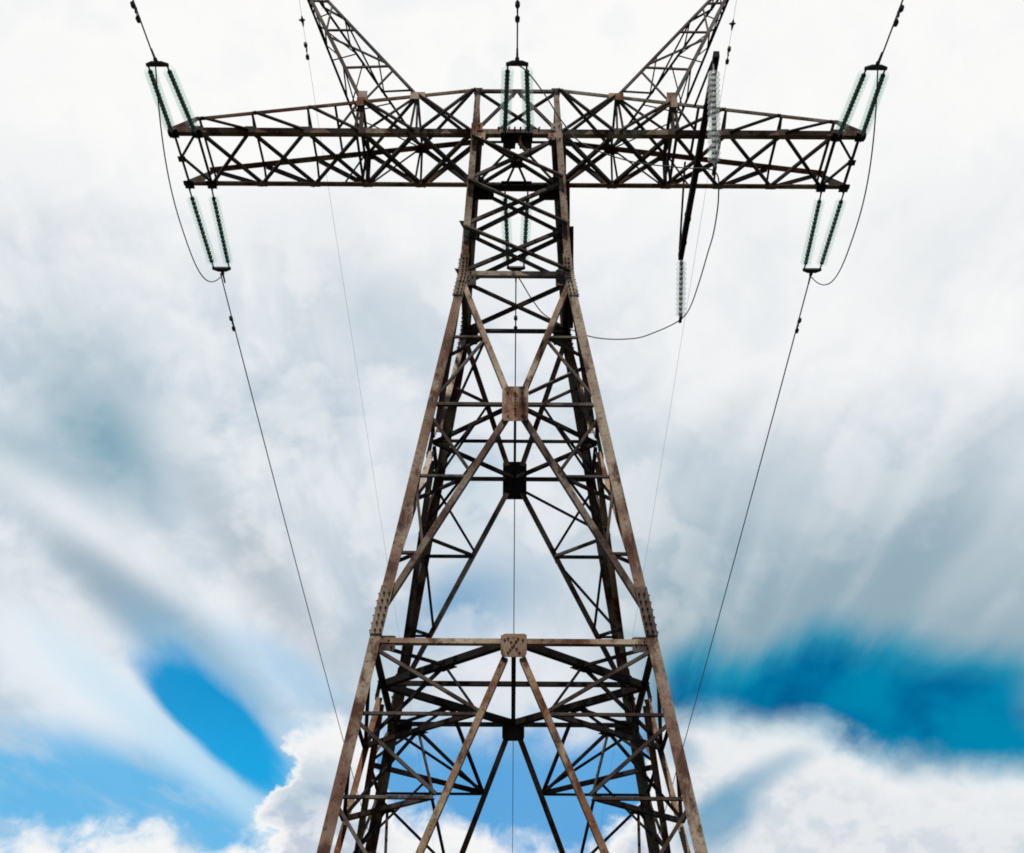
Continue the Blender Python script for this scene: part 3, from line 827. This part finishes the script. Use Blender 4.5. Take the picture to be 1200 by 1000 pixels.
def damper(path_fn, s, label):
    """dumb-bell vibration damper clamped under a wire"""
    p, q = path_fn(s - .05), path_fn(s + .05); d = (q - p).normalized(); c = (p + q) / 2 + SHIFT
    o = empty('vibration_damper', c); tag(o, label, "vibration damper", "dumb-bell dampers clamped on the wires")
    dn = Vector((0, 0, -1)); dn = (dn - d * dn.dot(d)).normalized(); S = d.cross(dn)
    g = Geo(); g.box(dn * .04, d * .03, S * .018, dn * .055); g.obj('clamp', FITTING, o)
    g = Geo(); g.rod(dn * .08 - d * .26, dn * .08 + d * .26, .010, 6); g.obj('messenger_cable', FITTING, o)
    for e in (-1, 1):
        g = Geo(); a = dn * .085 + d * e * .13; b = dn * .085 + d * e * .29
        g.rod(a, a.lerp(b, .35), .030, 10, .052); g.rod(a.lerp(b, .35), b, .052, 10, .046)
        g.obj('weight', FITTING, o)

W = .0165
PH = [(-7.47, 'left', 21.14, 21.15, .085, .00030), (0.0, 'middle', 21.20, 21.21, .085, .00030), (7.45, 'right', 21.15, 21.20, .092, .00026)]
for x, nm, zf_, zb_, a, b in PH:
    where = {'left': 'left crossarm tip', 'middle': 'middle of the crossarm', 'right': 'right crossarm tip'}[nm]
    pf, pb = (x, -YK - .15, zf_), (x, YK + .15, zb_)
    wire_obj('power_line', span(pf, -1, .10, .00030, 260), W, "thin dark power line leaving the %s overhead, out of the picture's top" % where, "power line", "phase wires of the line")
    lbl = {'left': "thin dark power line running down from the left crossarm tip to the tower's left leg",
           'right': "thin dark power line running down from the right crossarm tip to the tower's right leg",
           'middle': "thin dark power line running straight down inside the shaft's centre"}[nm]
    wire_obj('power_line', span(pb, 1, a, b, 300), W, lbl, "power line", "phase wires of the line")
    damper(lambda s: Vector(pf) + Vector((0, -s, -.10 * s + .0003 * s * s)), 1.72, "dumb-bell damper on the power line above the %s insulators, at the picture's top edge" % nm)
    damper(lambda s: Vector(pb) + Vector((0, s, -a * s + b * s * s)), 2.0, {'left': "dumb-bell damper on the power line below the left tip's hanging insulators", 'right': "dumb-bell damper on the power line below the right tip's hanging insulators", 'middle': "dumb-bell damper on the power line seen inside the shaft's narrow waist"}[nm])

def loop(x0, y0, z0, x1, y1, z1, sag, bow, p=3.2, n=44):
    out = []
    for i in range(n + 1):
        # denser sampling near both ends where the wire turns down
        t = -math.cos(math.pi * i / n)
        y = lerp(y0, y1, (t + 1) / 2); k = 1 - abs(t) ** p
        out.append(Vector((lerp(x0, x1, (t + 1) / 2) + bow * k, y, lerp(z0, z1, (t + 1) / 2) - sag * k)))
    return out
JR = .0145
wire_obj('jumper_cable', loop(-7.47, -YK - .12, 21.10, -7.42, YK + .12, 21.08, 1.56, 0.0, 2.7), JR, "dark slack jumper loop hanging outside the left crossarm tip", "jumper cable", "jumper loops round the tower")
wire_obj('jumper_cable', loop(7.44, -YK - .12, 21.10, 7.46, YK + .12, 21.12, 1.60, .08, 2.7), JR, "dark slack jumper loop hanging outside the right crossarm tip", "jumper cable", "jumper loops round the tower")
mid = [(0, -YK - .1, 21.16), (.23, -3.85, 20.98), (.58, -3.78, 20.45), (.93, -3.75, 19.78), (1.35, -3.75, 19.22), (2.29, -3.72, 18.82), (3.31, -3.68, 18.70),
       (3.97, -3.62, 18.66), (4.12, -3.0, 18.52), (4.22, -1.5, 18.72), (4.27, 0, 19.12), (4.27, 1.5, 19.38), (4.22, 2.9, 19.58), (4.06, 3.64, 19.67),
       (3.48, 3.80, 19.42), (2.84, 3.82, 19.22), (1.83, 3.82, 19.28), (.83, 3.84, 19.82), (.45, 3.86, 20.30), (.12, 3.9, 20.95), (0, YK + .1, 21.14)]
wire_obj('jumper_cable', smooth_path(mid), JR, "long dark jumper cable led out to the right by the outrigger beam's two hanging insulators", "jumper cable", "jumper loops round the tower")

for s, nm, a, b in ((-1, 'left', .066, .00016), (1, 'right', .092, .00016)):
    P0 = Vector((s * 5.61, .15, 27.80))
    wire_obj('earth_wire', span(P0, 1, a, b, 300), .0042, "hair-thin earth wire running down the sky from the %s horn's tip" % nm, "earth wire", "earth wires of the line")
    fn_ = lambda q: P0 + Vector((0, q, -a * q + b * q * q))
    damper(fn_, 2.75, "small dumb-bell damper on the earth wire beside the %s horn" % nm)
    c = fn_(1.75) + SHIFT
    o = tag(empty('earth_wire_clamp', c), "small dark clamp on the earth wire near the %s horn's tip" % nm, "clamp", "clamps on the earth wires")
    g = Geo(); d = (fn_(1.9) - fn_(1.6)).normalized()
    g.rod(-d * .16, d * .0, .014, 8, .045); g.rod(d * .0, d * .22, .045, 8, .012); g.obj('clamp_body', FITTING, o)
    g = Geo(); g.prism([Vector((-.10, -.02, -.012)), Vector((0, -.07, -.012)), Vector((.08, -.03, -.012)), Vector((0, .07, -.012))],
                       [Vector((-.10, -.02, .012)), Vector((0, -.07, .012)), Vector((.08, -.03, .012)), Vector((0, .07, .012))]); g.obj('side_lug', FITTING, o)

# ---------------------------------------------------------------- ground
g = Geo(); N = 48; RAD = [0, 12, 30, 60, 110, 200, 400, 800, 1600, 3000]
vs = [(0, 0, 0)]; fs = []
for i, r in enumerate(RAD[1:]):
    for k in range(N):
        a = 2 * math.pi * k / N
        vs.append((r * math.cos(a), r * math.sin(a), (rng.uniform(-.12, .12) if r < 400 else rng.uniform(-2, 2)) if r > 12 else 0))
for k in range(N): fs.append([0, 1 + k, 1 + (k + 1) % N])
for i in range(len(RAD) - 2):
    for k in range(N):
        a0 = 1 + i * N; a1 = 1 + (i + 1) * N
        fs.append([a0 + k, a1 + k, a1 + (k + 1) % N, a0 + (k + 1) % N])
g.put(vs, fs)
tag(g.obj('ground', GRASS, None, True), kind='structure')
